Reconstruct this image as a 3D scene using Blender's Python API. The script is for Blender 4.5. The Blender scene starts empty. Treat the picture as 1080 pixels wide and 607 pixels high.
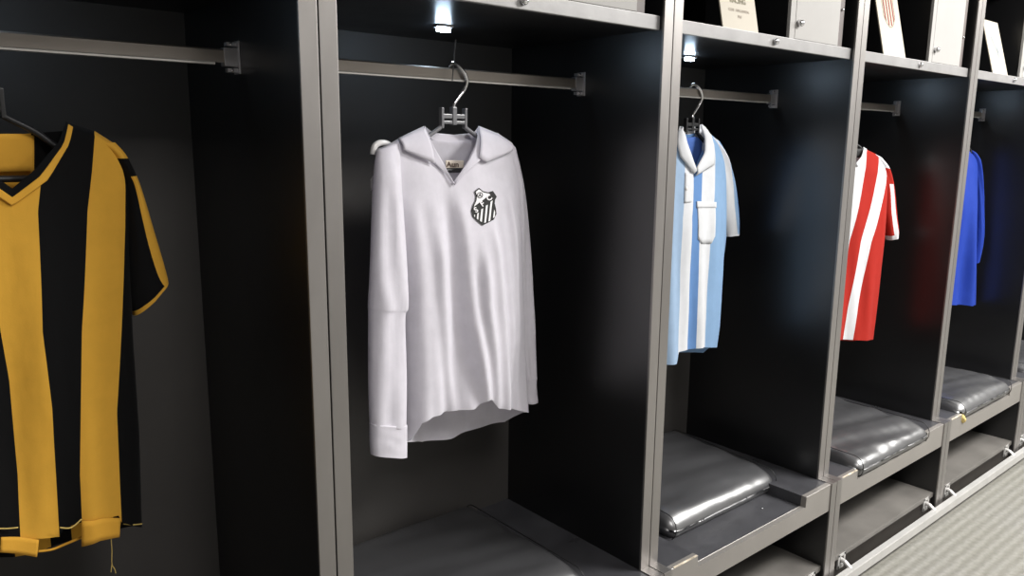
import bpy, bmesh, math, random
import numpy as np
from mathutils import Vector, Matrix, noise

random.seed(7)
scene = bpy.context.scene
COL = scene.collection
PI = math.pi

# ------------------------------------------------------------------ camera data (from a fit of the locker grid)
F_PX = 824.58
CAM = np.array([0.29033, -1.21387, 1.50984])
RT = np.array([0.76493462, -0.64403858, 0.00945212])
UP = np.array([0.11088264, 0.14612433, 0.98303241])
FW = np.array([0.63449198, 0.75090744, -0.18318826])

def ray(u, v):
    return FW + (u - 540) / F_PX * RT - (v - 303.5) / F_PX * UP

def on_plane(u, v, axis, val):
    d = ray(u, v)
    t = (val - CAM[axis]) / d[axis]
    return CAM + t * d

# ------------------------------------------------------------------ materials
MATS = {}

def nodes_of(name):
    m = bpy.data.materials.new(name)
    m.use_nodes = True
    nt = m.node_tree
    b = nt.nodes['Principled BSDF']
    MATS[name] = m
    return m, nt, b

def N(nt, kind, **kw):
    n = nt.nodes.new(kind)
    for k, v in kw.items():
        setattr(n, k, v)
    return n

def noise_tex(nt, scale, detail=4, rough=.5, coord='Object', stretch=None):
    tc = N(nt, 'ShaderNodeTexCoord')
    mp = N(nt, 'ShaderNodeMapping')
    if stretch:
        mp.inputs['Scale'].default_value = stretch
    nt.links.new(tc.outputs[coord], mp.inputs['Vector'])
    nz = N(nt, 'ShaderNodeTexNoise')
    nz.inputs['Scale'].default_value = scale
    nz.inputs['Detail'].default_value = detail
    nz.inputs['Roughness'].default_value = rough
    nt.links.new(mp.outputs['Vector'], nz.inputs['Vector'])
    return nz

def ramp(nt, src, stops, interp='LINEAR'):
    r = N(nt, 'ShaderNodeValToRGB')
    r.color_ramp.interpolation = interp
    els = r.color_ramp.elements
    while len(els) > 1:
        els.remove(els[-1])
    for i, (p, c) in enumerate(stops):
        e = els[0] if i == 0 else els.new(p)
        e.position = p
        e.color = (*c, 1) if len(c) == 3 else c
    nt.links.new(src, r.inputs['Fac'])
    return r

def mat(name, col, rough=.5, metal=0., spec=.5, var=0., vscale=8., rvar=0., bump=0., bscale=60., stretch=None, coat=0.):
    m, nt, b = nodes_of(name)
    b.inputs['Base Color'].default_value = (*col, 1)
    b.inputs['Roughness'].default_value = rough
    b.inputs['Metallic'].default_value = metal
    b.inputs['Specular IOR Level'].default_value = spec
    b.inputs['Coat Weight'].default_value = coat
    if name == 'black_leather': b.inputs['IOR'].default_value = 1.9
    if var or rvar:
        nz = noise_tex(nt, vscale, 5, .6, stretch=stretch)
        if var:
            lo = tuple(max(0, c * (1 - var)) for c in col)
            hi = tuple(min(1, c * (1 + var)) for c in col)
            r = ramp(nt, nz.outputs['Fac'], [(.3, lo), (.7, hi)])
            nt.links.new(r.outputs['Color'], b.inputs['Base Color'])
        if rvar:
            mr = N(nt, 'ShaderNodeMapRange')
            mr.inputs['From Min'].default_value = .3
            mr.inputs['From Max'].default_value = .7
            mr.inputs['To Min'].default_value = max(.03, rough - rvar)
            mr.inputs['To Max'].default_value = min(1, rough + rvar)
            nt.links.new(nz.outputs['Fac'], mr.inputs['Value'])
            nt.links.new(mr.outputs['Result'], b.inputs['Roughness'])
    if bump:
        nb = noise_tex(nt, bscale, 4, .55, stretch=stretch)
        bp = N(nt, 'ShaderNodeBump')
        bp.inputs['Strength'].default_value = bump
        bp.inputs['Distance'].default_value = .004
        nt.links.new(nb.outputs['Fac'], bp.inputs['Height'])
        nt.links.new(bp.outputs['Normal'], b.inputs['Normal'])
    return m

def cloth(name, cols, vbands=None, skew=0., bias=0., bump=.35, rough=.85):
    """cols: stripe colours of equal uv width; vbands: [(v_from, v_to, colour)]"""
    m, nt, b = nodes_of(name)
    b.inputs['Roughness'].default_value = rough
    b.inputs['Specular IOR Level'].default_value = .2
    b.inputs['Sheen Weight'].default_value = .03
    uv = N(nt, 'ShaderNodeUVMap', uv_map='UVMap')
    sx = N(nt, 'ShaderNodeSeparateXYZ')
    nt.links.new(uv.outputs['UV'], sx.inputs['Vector'])
    stops, n = [], len(cols)
    for i, c in enumerate(cols):
        if isinstance(c[0], (tuple, list)):
            stops.append((c[1], c[0]))
        else:
            stops.append((i / n, c))
    src = sx.outputs['X']
    if skew:
        ma = N(nt, 'ShaderNodeMath', operation='MULTIPLY_ADD'); ma.inputs[1].default_value = skew
        nt.links.new(sx.outputs['Y'], ma.inputs[0]); nt.links.new(src, ma.inputs[2])
        mb = N(nt, 'ShaderNodeMath', operation='ADD', use_clamp=True); mb.inputs[1].default_value = bias
        nt.links.new(ma.outputs[0], mb.inputs[0]); src = mb.outputs[0]
    r = ramp(nt, src, stops, 'CONSTANT')
    out = r.outputs['Color']
    for (a, z, c) in (vbands or []):
        g = N(nt, 'ShaderNodeMath', operation='GREATER_THAN'); g.inputs[1].default_value = a
        l = N(nt, 'ShaderNodeMath', operation='LESS_THAN'); l.inputs[1].default_value = z
        mu = N(nt, 'ShaderNodeMath', operation='MULTIPLY')
        nt.links.new(sx.outputs['Y'], g.inputs[0]); nt.links.new(sx.outputs['Y'], l.inputs[0])
        nt.links.new(g.outputs[0], mu.inputs[0]); nt.links.new(l.outputs[0], mu.inputs[1])
        mx = N(nt, 'ShaderNodeMix', data_type='RGBA')
        nt.links.new(mu.outputs[0], mx.inputs['Factor'])
        nt.links.new(out, mx.inputs[6]); mx.inputs[7].default_value = (*c, 1)
        out = mx.outputs[2]
    # faint mottling of the knit
    nz = noise_tex(nt, 30, 4, .6)
    rr = ramp(nt, nz.outputs['Fac'], [(.3, (.93, .93, .93)), (.7, (1, 1, 1))])
    mm = N(nt, 'ShaderNodeMix', data_type='RGBA', blend_type='MULTIPLY')
    mm.inputs['Factor'].default_value = 1
    nt.links.new(out, mm.inputs[6]); nt.links.new(rr.outputs['Color'], mm.inputs[7])
    nt.links.new(mm.outputs[2], b.inputs['Base Color'])
    n1 = noise_tex(nt, 14, 3, .5, stretch=(1, 1, .35))
    n2 = noise_tex(nt, 420, 2, .5)
    ad = N(nt, 'ShaderNodeMath', operation='MULTIPLY_ADD')
    ad.inputs[1].default_value = .04
    nt.links.new(n2.outputs['Fac'], ad.inputs[0]); nt.links.new(n1.outputs['Fac'], ad.inputs[2])
    bp = N(nt, 'ShaderNodeBump')
    bp.inputs['Strength'].default_value = bump
    bp.inputs['Distance'].default_value = .012
    nt.links.new(ad.outputs[0], bp.inputs['Height'])
    nt.links.new(bp.outputs['Normal'], b.inputs['Normal'])
    tr = N(nt, 'ShaderNodeBsdfTranslucent')
    ms = N(nt, 'ShaderNodeMixShader'); ms.inputs['Fac'].default_value = .22
    nt.links.new(mm.outputs[2], tr.inputs['Color'])
    nt.links.new(b.outputs['BSDF'], ms.inputs[1]); nt.links.new(tr.outputs['BSDF'], ms.inputs[2])
    nt.links.new(ms.outputs['Shader'], nt.nodes['Material Output'].inputs['Surface'])
    return m

def emit(name, col, strength):
    m, nt, b = nodes_of(name)
    b.inputs['Base Color'].default_value = (*col, 1)
    b.inputs['Emission Color'].default_value = (*col, 1)
    b.inputs['Emission Strength'].default_value = strength
    nz = noise_tex(nt, 5)
    r = ramp(nt, nz.outputs['Fac'], [(0, tuple(c * .97 for c in col)), (1, col)])
    nt.links.new(r.outputs['Color'], b.inputs['Base Color'])
    return m

BLACK = mat('black_laminate', (.004, .004, .0046), .34, spec=1.0, rvar=.04, vscale=3)
BACK = mat('charcoal_back_panel', (.062, .058, .055), .5, spec=.35, var=.12, vscale=2.5)
UNDER = mat('shelf_underside_black', (.010, .010, .011), .33, spec=.5, rvar=.05, vscale=5)
EDGE = mat('aluminium_edge_trim', (.29, .275, .264), .40, metal=.8, var=.10, vscale=5, rvar=.06, stretch=(1, 1, .25))
LIP = mat('brushed_aluminium_lip', (.265, .259, .257), .42, metal=.3, var=.10, vscale=14, bump=.04, bscale=90)
FASCIA = mat('satin_steel_fascia', (.26, .243, .226), .38, metal=.35, var=.06, vscale=9, rvar=.05)
BENCH = mat('dark_grey_bench_laminate', (.050, .050, .055), .34, spec=.5, var=.25, vscale=7, rvar=.08, bump=.05, bscale=120)
SHOE = mat('grey_shoe_shelf_laminate', (.13, .122, .112), .42, spec=.45, var=.2, vscale=5)
PLINTH = mat('dark_brown_plinth', (.022, .018, .016), .4, spec=.5, var=.3, vscale=20)
RAILM = mat('brushed_hanging_rail_steel', (.33, .30, .27), .34, metal=.7, var=.06, vscale=6)
RAILLIP = mat('polished_rail_bead', (.88, .86, .82), .22, metal=.5, var=.04, vscale=6)
CHROME = mat('chrome', (.78, .78, .80), .12, metal=1., rvar=.05, vscale=30)
BRACKET = mat('bracket_steel', (.55, .54, .56), .28, metal=.6, var=.08, vscale=25)
FRAIL = mat('floor_rail_aluminium', (.52, .51, .495), .38, metal=.35, var=.07, vscale=12, bump=.03, bscale=70)
LEATHER = mat('black_leather', (.046, .046, .049), .33, spec=1.0, var=.1, vscale=6, rvar=.03, bump=.06, bscale=11, stretch=(.6, 2.2, 1))
PIPING = mat('black_piping', (.008, .008, .008), .5, var=.2)
PLASTIC = mat('black_plastic', (.012, .012, .013), .38, spec=.5, var=.2, vscale=20)
GREYPL = mat('smoked_grey_plastic', (.16, .16, .17), .3, spec=.6, var=.15, vscale=20)
DOORP = mat('pale_grey_cubby_door', (.31, .30, .288), .5, spec=.35, var=.04, vscale=5)
BROWN = mat('brown_hinge_strip', (.10, .082, .078), .5, var=.15, vscale=8)
CARDM = mat('cream_card', (.40, .36, .29), .6, var=.04, vscale=6)
CARDI = mat('card_grey_ink', (.16, .14, .09), .7, var=.1)
CARDF = mat('card_faint_ink', (.30, .25, .20), .7, var=.1)
BLUEI = mat('card_blue_ink', (.09, .15, .32), .7, var=.1)
REDI = mat('card_red_ink', (.22, .04, .025), .7, var=.1)
GREYI = mat('card_pale_grey_ink', (.24, .26, .27), .7, var=.1)
INKB = mat('crest_black', (.006, .006, .006), .7, var=.1)
INKW = mat('crest_white', (.82, .80, .82), .8, var=.03)
LABELM = mat('cream_neck_label', (.74, .66, .56), .8, var=.06, vscale=40)
LABELI = mat('label_brown_ink', (.12, .08, .06), .8, var=.1)
WORN = mat('worn_cream_edge', (.55, .48, .38), .5, var=.5, vscale=45)
LED = emit('led_lens', (.62, .80, 1.0), 75)
LEDH = mat('led_housing', (.5, .5, .52), .3, metal=.6, var=.05)
WALL = mat('room_wall_paint', (.32, .315, .31), .8, var=.05, vscale=2)
CEIL = mat('room_ceiling_paint', (.60, .59, .57), .85, var=.04, vscale=2)
YTHREAD = mat('yellow_thread', (.55, .40, .12), .9, var=.15, vscale=60)

def floor_mat():
    m, nt, b = nodes_of('ribbed_grey_floor')
    b.inputs['Roughness'].default_value = .62
    b.inputs['Specular IOR Level'].default_value = .3
    tc = N(nt, 'ShaderNodeTexCoord')
    w = N(nt, 'ShaderNodeTexWave', wave_type='BANDS', bands_direction='Y', wave_profile='SIN')
    w.inputs['Scale'].default_value = 8.2
    w.inputs['Distortion'].default_value = .5
    w.inputs['Detail'].default_value = 1.5
    w.inputs['Detail Scale'].default_value = 3
    nt.links.new(tc.outputs['Object'], w.inputs['Vector'])
    nz = noise_tex(nt, 55, 3, .6)
    nw = noise_tex(nt, 2.2, 3, .6)
    r1 = ramp(nt, w.outputs['Fac'], [(0, (.215, .208, .188)), (1, (.255, .249, .231))])
    r2 = ramp(nt, nz.outputs['Fac'], [(.3, (.74, .74, .72)), (.7, (1, 1, 1))])
    r3 = ramp(nt, nw.outputs['Fac'], [(.3, (.94, .94, .90)), (.7, (1, 1, 1))])
    m1 = N(nt, 'ShaderNodeMix', data_type='RGBA', blend_type='MULTIPLY'); m1.inputs['Factor'].default_value = 1
    m2 = N(nt, 'ShaderNodeMix', data_type='RGBA', blend_type='MULTIPLY'); m2.inputs['Factor'].default_value = 1
    nt.links.new(r1.outputs['Color'], m1.inputs[6]); nt.links.new(r2.outputs['Color'], m1.inputs[7])
    nt.links.new(m1.outputs[2], m2.inputs[6]); nt.links.new(r3.outputs['Color'], m2.inputs[7])
    nt.links.new(m2.outputs[2], b.inputs['Base Color'])
    ad = N(nt, 'ShaderNodeMath', operation='MULTIPLY_ADD'); ad.inputs[1].default_value = .35
    nt.links.new(nz.outputs['Fac'], ad.inputs[0]); nt.links.new(w.outputs['Fac'], ad.inputs[2])
    bp = N(nt, 'ShaderNodeBump'); bp.inputs['Strength'].default_value = .5; bp.inputs['Distance'].default_value = .004
    nt.links.new(ad.outputs[0], bp.inputs['Height']); nt.links.new(bp.outputs['Normal'], b.inputs['Normal'])
    return m
FLOORM = floor_mat()

# ------------------------------------------------------------------ object helpers
def link_mesh(name, bm, material, parent=None, smooth=False, loc=None):
    me = bpy.data.meshes.new(name)
    bm.normal_update()
    bm.to_mesh(me); bm.free()
    if isinstance(material, (list, tuple)):
        for mm in material: me.materials.append(mm)
    else:
        me.materials.append(material)
    if smooth:
        for p in me.polygons: p.use_smooth = True
    o = bpy.data.objects.new(name, me)
    COL.objects.link(o)
    if parent is not None: o.parent = parent
    if loc is not None: o.location = loc
    return o

def empty(name, loc, rz=0, label=None, cat=None, group=None):
    o = bpy.data.objects.new(name, None)
    o.empty_display_size = .05
    COL.objects.link(o)
    o.location = loc
    o.rotation_euler = (0, 0, rz)
    tag(o, label, cat, group)
    return o

def tag(o, label=None, cat=None, group=None, kind=None):
    if label: o['label'] = label
    if cat: o['category'] = cat
    if group: o['group'] = group
    if kind: o['kind'] = kind
    return o

def box(bm, x0, x1, y0, y1, z0, z1, bev=0., mi=0):
    vs = [bm.verts.new(p) for p in [(x0, y0, z0), (x1, y0, z0), (x1, y1, z0), (x0, y1, z0), (x0, y0, z1), (x1, y0, z1), (x1, y1, z1), (x0, y1, z1)]]
    fs = [bm.faces.new([vs[i] for i in f]) for f in [(0, 3, 2, 1), (4, 5, 6, 7), (0, 1, 5, 4), (1, 2, 6, 5), (2, 3, 7, 6), (3, 0, 4, 7)]]
    for f in fs: f.material_index = mi
    if bev:
        es = list({e for f in fs for e in f.edges})
        bmesh.ops.bevel(bm, geom=es, offset=bev, segments=2, affect='EDGES', profile=.6)

def B(*boxes, bev=0.):
    bm = bmesh.new()
    for b in boxes:
        box(bm, *b, bev=bev)
    return bm

def prism_x(bm, prof, x0, x1):
    """profile in (y, z) extruded along x"""
    a = [bm.verts.new((x0, y, z)) for y, z in prof]
    b = [bm.verts.new((x1, y, z)) for y, z in prof]
    n = len(prof)
    bm.faces.new(a[::-1]); bm.faces.new(b)
    for i in range(n):
        bm.faces.new([a[i], a[(i + 1) % n], b[(i + 1) % n], b[i]])

def tube(bm, pts, r, seg=10, caps=True):
    pts = [Vector(p) for p in pts]
    rad = r if isinstance(r, (list, tuple)) else [r] * len(pts)
    rings = []
    prev = None
    for i, p in enumerate(pts):
        t = (pts[min(i + 1, len(pts) - 1)] - pts[max(i - 1, 0)]).normalized()
        if prev is None:
            a = Vector((0, 0, 1)) if abs(t.z) < .9 else Vector((0, 1, 0))
            u = t.cross(a).normalized()
        else:
            u = (prev - t * prev.dot(t)).normalized()
        prev = u
        w = t.cross(u)
        rings.append([bm.verts.new(p + (u * math.cos(k * 2 * PI / seg) + w * math.sin(k * 2 * PI / seg)) * rad[i]) for k in range(seg)])
    for i in range(len(rings) - 1):
        for k in range(seg):
            bm.faces.new([rings[i][k], rings[i][(k + 1) % seg], rings[i + 1][(k + 1) % seg], rings[i + 1][k]])
    if caps:
        bm.faces.new(rings[0][::-1]); bm.faces.new(rings[-1])

def smooth_path(pts, n=8):
    pts = [Vector(p) for p in pts]
    out = []
    for i in range(len(pts) - 1):
        p0, p1, p2, p3 = pts[max(i - 1, 0)], pts[i], pts[i + 1], pts[min(i + 2, len(pts) - 1)]
        for k in range(n):
            t = k / n
            out.append(.5 * ((2 * p1) + (p2 - p0) * t + (2 * p0 - 5 * p1 + 4 * p2 - p3) * t * t + (3 * p1 - p0 - 3 * p2 + p3) * t ** 3))
    out.append(pts[-1])
    return out

def disc_knob(bm, x, y, z, r, depth, seg=16):
    """short domed button whose axis points to -y"""
    rings = []
    for rr, dy in [(r, 0), (r, -depth * .6), (r * .8, -depth * .9), (r * .4, -depth)]:
        rings.append([bm.verts.new((x + rr * math.cos(k * 2 * PI / seg), y + dy, z + rr * math.sin(k * 2 * PI / seg))) for k in range(seg)])
    for i in range(len(rings) - 1):
        for k in range(seg):
            bm.faces.new([rings[i][k], rings[i][(k + 1) % seg], rings[i + 1][(k + 1) % seg], rings[i + 1][k]])
    bm.faces.new(rings[-1]); bm.faces.new(rings[0][::-1])

def copy_tree(o, parent=None):
    c = o.copy(); COL.objects.link(c)
    if parent is not None:
        c.parent = parent
    for ch in list(o.children):
        copy_tree(ch, c)
    return c

def text_geo(s):
    cu = bpy.data.curves.new('lettering', 'FONT')
    cu.body = s; cu.size = 1; cu.align_x = 'CENTER'; cu.align_y = 'CENTER'; cu.resolution_u = 3
    cu.offset = .03
    o = bpy.data.objects.new('lettering', cu)
    COL.objects.link(o)
    dg = bpy.context.evaluated_depsgraph_get()
    me = o.evaluated_get(dg).to_mesh()
    vs = [(v.co.x, v.co.y) for v in me.vertices]
    fs = [tuple(p.vertices) for p in me.polygons]
    o.evaluated_get(dg).to_mesh_clear()
    bpy.data.objects.remove(o); bpy.data.curves.remove(cu)
    return vs, fs

# ------------------------------------------------------------------ the room
W = 0.9            # locker pitch
D = 0.545          # inner depth
ZC = 0.41          # bench ledge height
YF = -0.047        # front of the lower bodies
ZB, ZT = 1.7674, 1.7993   # shelf lip
ZTOP = 2.20
PW = 0.034
NL = 6

def room():
    x0, x1, y0, y1, h = -1.6, 8.2, -4.0, .62, 2.95
    t = .1
    tag(link_mesh('floor', B((x0, x1, y0, y1, -.1, 0)), FLOORM), kind='structure')
    tag(link_mesh('ceiling', B((x0, x1, y0, y1, h, h + t)), CEIL), kind='structure')
    tag(link_mesh('wall_back', B((x0, x1, y1, y1 + t, -.1, h + t)), WALL), kind='structure')
    tag(link_mesh('wall_front', B((x0, x1, y0 - t, y0, -.1, h + t)), WALL), kind='structure')
    tag(link_mesh('wall_left', B((x0 - t, x0, y0 - t, y1 + t, -.1, h + t)), WALL), kind='structure')
    tag(link_mesh('wall_right', B((x1, x1 + t, y0 - t, y1 + t, -.1, h + t)), WALL), kind='structure')
room()

# ------------------------------------------------------------------ lockers
IN = .030          # half thickness of a pair of side panels minus the hair gap
def side_panel_profile():
    return [(D + .02, 0.0), (YF, 0.0), (YF, ZC - .004), (0.004, ZC - .004), (0.004, ZTOP), (D + .02, ZTOP)]

def locker_label(i):
    return [
        'black open locker bay holding the yellow and black striped shirt',
        'black open locker bay holding the long-sleeved white shirt',
        'black open locker bay holding the pale blue and white polo shirt',
        'black open locker bay holding the red and white striped shirt',
        'black open locker bay holding the plain blue long-sleeved shirt',
        'black open locker bay beyond the blue shirt, cut by the photo edge',
    ][i]

def build_locker():
    t = empty('locker', (0, 0, 0), label=locker_label(0), cat='locker', group='row of changing-room locker bays')
    g = .0014
    xl0, xl1 = g, PW - .002         # left panel (at x = 0 side)
    xr0, xr1 = W - PW + .002, W - g
    for (a, b) in ((xl0, xl1), (xr0, xr1)):
        bm = bmesh.new(); prism_x(bm, side_panel_profile(), a, b)
        sp = link_mesh('side_panel', bm, BLACK, t)
        a2, b2 = (a, b + .002) if a < .4 else (a - .002, b)
        bm = B((a2, b2, -.001, .0055, ZC, ZTOP), (a2, b2, YF - .004, YF + .002, .004, ZC - .001), (a2, b2, YF - .004, .0055, ZC - .003, ZC + .001), bev=.0012)
        link_mesh('edge_trim', bm, EDGE, sp)
    link_mesh('back_panel', B((xl1, xr0, D, D + .018, .02, ZTOP)), BACK, t)
    link_mesh('top_panel', B((xl1, xr0, .004, D, ZTOP - .02, ZTOP)), BLACK, t)
    link_mesh('cubby_lining', B((xl1, xr0, D - .012, D - .001, ZT, ZTOP - .021)), BLACK, t)
    # upper shelf
    sh = link_mesh('shelf', B((xl1, xr0, .022, D, ZB + .002, ZT - .002)), UNDER, t)
    link_mesh('shelf_lip', B((xl1 + .002, xr0 - .002, .012, .024, ZB, ZT), bev=.0015), LIP, sh)
    bm = bmesh.new(); disc_knob(bm, .4475, .012, (ZB + ZT) / 2, .0085, .011)
    link_mesh('lip_button', bm, CHROME, sh, smooth=True)
    # small lockable compartment on the right of the cubby
    bm = B((.522, .530, .02, .30, ZT, 2.13), (.530, .812, .29, .30, ZT, 2.13), (.530, .812, .02, .29, 2.12, 2.13))
    cb = link_mesh('cubby_box', bm, BLACK, t)
    link_mesh('door_frame', B((.520, .546, .014, .024, ZT, 2.13), bev=.001), DOORP, cb)
    link_mesh('hinge_strip', B((.788, .818, .018, .03, ZT, 2.13), bev=.001), BROWN, cb)
    for zz in (1.905, 2.05):
        bm = bmesh.new(); disc_knob(bm, .803, .018, zz, .004, .006, 10)
        link_mesh('hinge_screw', bm, CHROME, cb, smooth=True)
    dr = link_mesh('cubby_door', B((.548, .787, .014, .026, ZT + .001, 2.128), bev=.0015), DOORP, t)
    bm = bmesh.new(); disc_knob(bm, .562, .014, 1.842, .0095, .016)
    link_mesh('knob', bm, CHROME, dr, smooth=True)
    # hanging rail with a slimmer bead along its lower edge
    zr = 1.658
    yr = .264
    prof = [(yr - .006, zr - .010), (yr - .006, zr + .011), (yr - .003, zr + .014), (yr + .003, zr + .014), (yr + .006, zr + .011), (yr + .006, zr - .010)]
    bm = bmesh.new(); prism_x(bm, prof, xl1, xr0 - .003)
    hr = link_mesh('hanging_rail', bm, RAILM, t)
    bm = bmesh.new(); prism_x(bm, [(yr - .0085, zr - .0145), (yr - .0085, zr - .0115), (yr - .006, zr - .0095), (yr + .006, zr - .0095), (yr + .0085, zr - .0145)], xl1, xr0 - .045)
    link_mesh('rail_bead', bm, RAILLIP, hr)
    for s in (0, 1):
        xp = xr0 if s else xl1
        d = -1 if s else 1
        def bx(a, b): return (min(xp + d * a, xp + d * b), max(xp + d * a, xp + d * b))
        bm = B((*bx(0, .003), yr - .014, yr + .014, zr - .029, zr + .030), (*bx(.003, .028), yr - .0095, yr + .0095, zr - .0165, zr + .0165), bev=.0008)
        for zz in (.023, -.023):
            box(bm, *bx(.003, .022), yr - .006, yr + .006, zr + zz - .0035, zr + zz + .0035)
        bk = link_mesh('rail_bracket', bm, BRACKET, hr)
        for zz in (.024, -.024):
            bm = bmesh.new(); disc_knob(bm, xp + d * .014, yr - .006, zr + zz * .96, .003, .004, 10)
            link_mesh('screw', bm, CHROME, bk, smooth=True)
    # led spot under the shelf
    bm = B((.442, .482, .292, .318, ZB - .004, ZB + .003), bev=.0015)
    ld = link_mesh('led_light', bm, LEDH, t)
    link_mesh('led_lens', B((.446, .478, .298, .312, ZB - .013, ZB - .003), bev=.003), LED, ld)
    # bench with the sunk bay for the cushion
    n0, n1, zp = .150, .712, .372
    bm = B((xl1, n0, YF + .018, D, zp - .03, ZC - .002), (n1, xr0, YF + .018, D, zp - .03, ZC - .002), (n0, n1, YF + .018, D, zp - .03, zp))
    be = link_mesh('bench', bm, BENCH, t)
    bm = bmesh.new()
    prof = [(xl1 + .001, .313), (xr0 - .001, .313), (xr0 - .001, ZC - .001), (n1, ZC - .001), (n1, zp + .001), (n0, zp + .001), (n0, ZC - .001), (xl1 + .001, ZC - .001)]
    a = [bm.verts.new((x, YF, z)) for x, z in prof]; b = [bm.verts.new((x, YF + .018, z)) for x, z in prof]
    f1 = bm.faces.new(a); f2 = bm.faces.new(b[::-1])
    for i in range(len(prof)):
        j = (i + 1) % len(prof)
        bm.faces.new([a[j], a[i], b[i], b[j]])
    bmesh.ops.bevel(bm, geom=list(bm.edges), offset=.0012, segments=1, affect='EDGES')
    link_mesh('bench_fascia', bm, FASCIA, be)
    link_mesh('worn_edge', B((.046, n0 - .004, YF - .0008, YF + .004, ZC - .003, ZC + .0004), bev=.0004), WORN, be)
    for x, y, r in ((.15, .035, .004), (.18, .03, .0025), (.60, .04, .0045)):
        bm = bmesh.new()
        m = Matrix.Translation((x, y, zp + .0005)) @ Matrix.Diagonal((1, 1, .4, 1))
        bmesh.ops.create_icosphere(bm, subdivisions=1, radius=r, matrix=m)
        link_mesh('bench_screw', bm, CHROME, be, smooth=True)
    # shoe shelf and plinth
    ss = link_mesh('shoe_shelf', B((xl1, xr0, -.036, D, .090, .110), bev=.0015), SHOE, t)
    link_mesh('plinth', B((xl1, xr0, -.030, -.012, .004, .0895)), PLINTH, ss)
    return t

proto = build_locker()
lockers = [proto]
for i in range(1, NL):
    c = copy_tree(proto)
    c.location = (i * W, 0, 0)
    c['label'] = locker_label(i)
    lockers.append(c)

# ------------------------------------------------------------------ floor rail
fr = empty('floor_rail', (0, -.075, 0), label='long silver rail along the foot of the locker row', cat='rail')
bm = bmesh.new()
prism_x(bm, [(-.012, .030), (.012, .030), (.012, .066), (-.012, .066)], .04, NL * W + .2)
bmesh.ops.bevel(bm, geom=list(bm.edges), offset=.002, segments=2, affect='EDGES')
link_mesh('rail_tube', bm, FRAIL, fr)
def rail_bracket(x):
    bm = B((x - .025, x - .014, .037, .0435, .050, .105), (x + .014, x + .025, .037, .0435, .050, .105), (x - .025, x + .025, .037, .0435, .095, .105), (x - .025, x + .025, .037, .0435, .050, .064), bev=.0012)
    tube(bm, [(x, .043, .082), (x, .026, .078), (x, .004, .062)], .008, 12)
    return link_mesh('foot_bracket', bm, FRAIL, fr)
first = rail_bracket(0.0)
first.location = (.112, 0, 0)
for i in range(NL):
    for off in (.112, .805):
        if i == 0 and off == .112: continue
        c = first.copy(); COL.objects.link(c); c.parent = fr
        c.location = (i * W + off, 0, 0)

# ------------------------------------------------------------------ cushions
def sstep(x):
    x = max(0., min(1., x))
    return x * x * (3 - 2 * x)

def rounded_box(hx, hy, hz, r, puff, seed, wr=1.):
    bm = bmesh.new()
    nx, ny, nz = 56, 46, 10
    def face(fn, na, nb):
        g = [[bm.verts.new(fn(-1 + 2 * i / na, -1 + 2 * j / nb)) for j in range(nb + 1)] for i in range(na + 1)]
        for i in range(na):
            for j in range(nb):
                bm.faces.new([g[i][j], g[i + 1][j], g[i + 1][j + 1], g[i][j + 1]])
    face(lambda a, b: (a * hx, b * hy, hz), nx, ny)
    face(lambda a, b: (-a * hx, b * hy, -hz), nx, ny)
    face(lambda a, b: (a * hx, -hy, b * hz), nx, nz)
    face(lambda a, b: (-a * hx, hy, b * hz), nx, nz)
    face(lambda a, b: (-hx, -a * hy, b * hz), ny, nz)
    face(lambda a, b: (hx, a * hy, b * hz), ny, nz)
    bmesh.ops.remove_doubles(bm, verts=bm.verts, dist=1e-5)
    for v in bm.verts:
        p = v.co.copy()
        q = Vector((max(-hx + r, min(hx - r, p.x)), max(-hy + r, min(hy - r, p.y)), max(-hz + r, min(hz - r, p.z))))
        d = p - q
        if d.length > 1e-9:
            d = d.normalized() * r
            p = q + d
        ax, ay = p.x / hx, p.y / hy
        k = max(0, 1 - ax * ax) * max(0, 1 - ay * ay)
        if p.z > 0:
            p.z += puff * k ** .6
            p.z -= .016 * sstep((-ay - .62) / .38)
            w = noise.noise(Vector((p.x * 2.0 + p.y * 4, p.y * 16 + p.x * 3 + seed, seed))) * .0075 * wr
            w += noise.noise(Vector((p.x * 20 + seed, p.y * 9, 3.1))) * .0016 * wr
            p.z += w * min(1, 4 * k + .25)
        # pulled seams at the front face
        if p.y < -hy * .8:
            p.y += noise.noise(Vector((p.x * 26 + seed, p.z * 7, seed * 2))) * .0013 * wr
        v.co = p
    bmesh.ops.recalc_face_normals(bm, faces=bm.faces)
    return bm

def section_path(hy, hz, r, n=6, grow=.0006):
    pts = []
    for cy, cz, a0 in ((hy - r, hz - r, 0), (-hy + r, hz - r, PI / 2), (-hy + r, -hz + r, PI), (hy - r, -hz + r, 1.5 * PI)):
        for k in range(n + 1):
            a = a0 + k / n * PI / 2
            pts.append((cy + (r + grow) * math.cos(a), cz + (r + grow) * math.sin(a)))
    pts.append(pts[0])
    return pts

def cushion(cx, y0, y1, label, z0, hx=.287, rz=0., tilt=0., hz=.040, seed=1., wr=1., r=.038):
    hy = (y1 - y0) / 2
    t = empty('seat_cushion', (cx, (y0 + y1) / 2, z0), rz, label, 'cushion', 'black leather seat cushions on the locker benches')
    t.rotation_euler = (tilt, 0, rz)
    up = (0, 0, hz)
    link_mesh('cushion_cover', rounded_box(hx, hy, hz, r, .008, seed, wr), LEATHER, t, True, up)
    for s in (-1, 1):
        bm = bmesh.new()
        x = s * (hx - .013)
        tube(bm, [(x, y, z) for y, z in section_path(hy - .003, hz - .002, r - .003, grow=.0024)], .0014, 6, False)
        link_mesh('piping', bm, PIPING, t, True, up)
    return t

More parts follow.
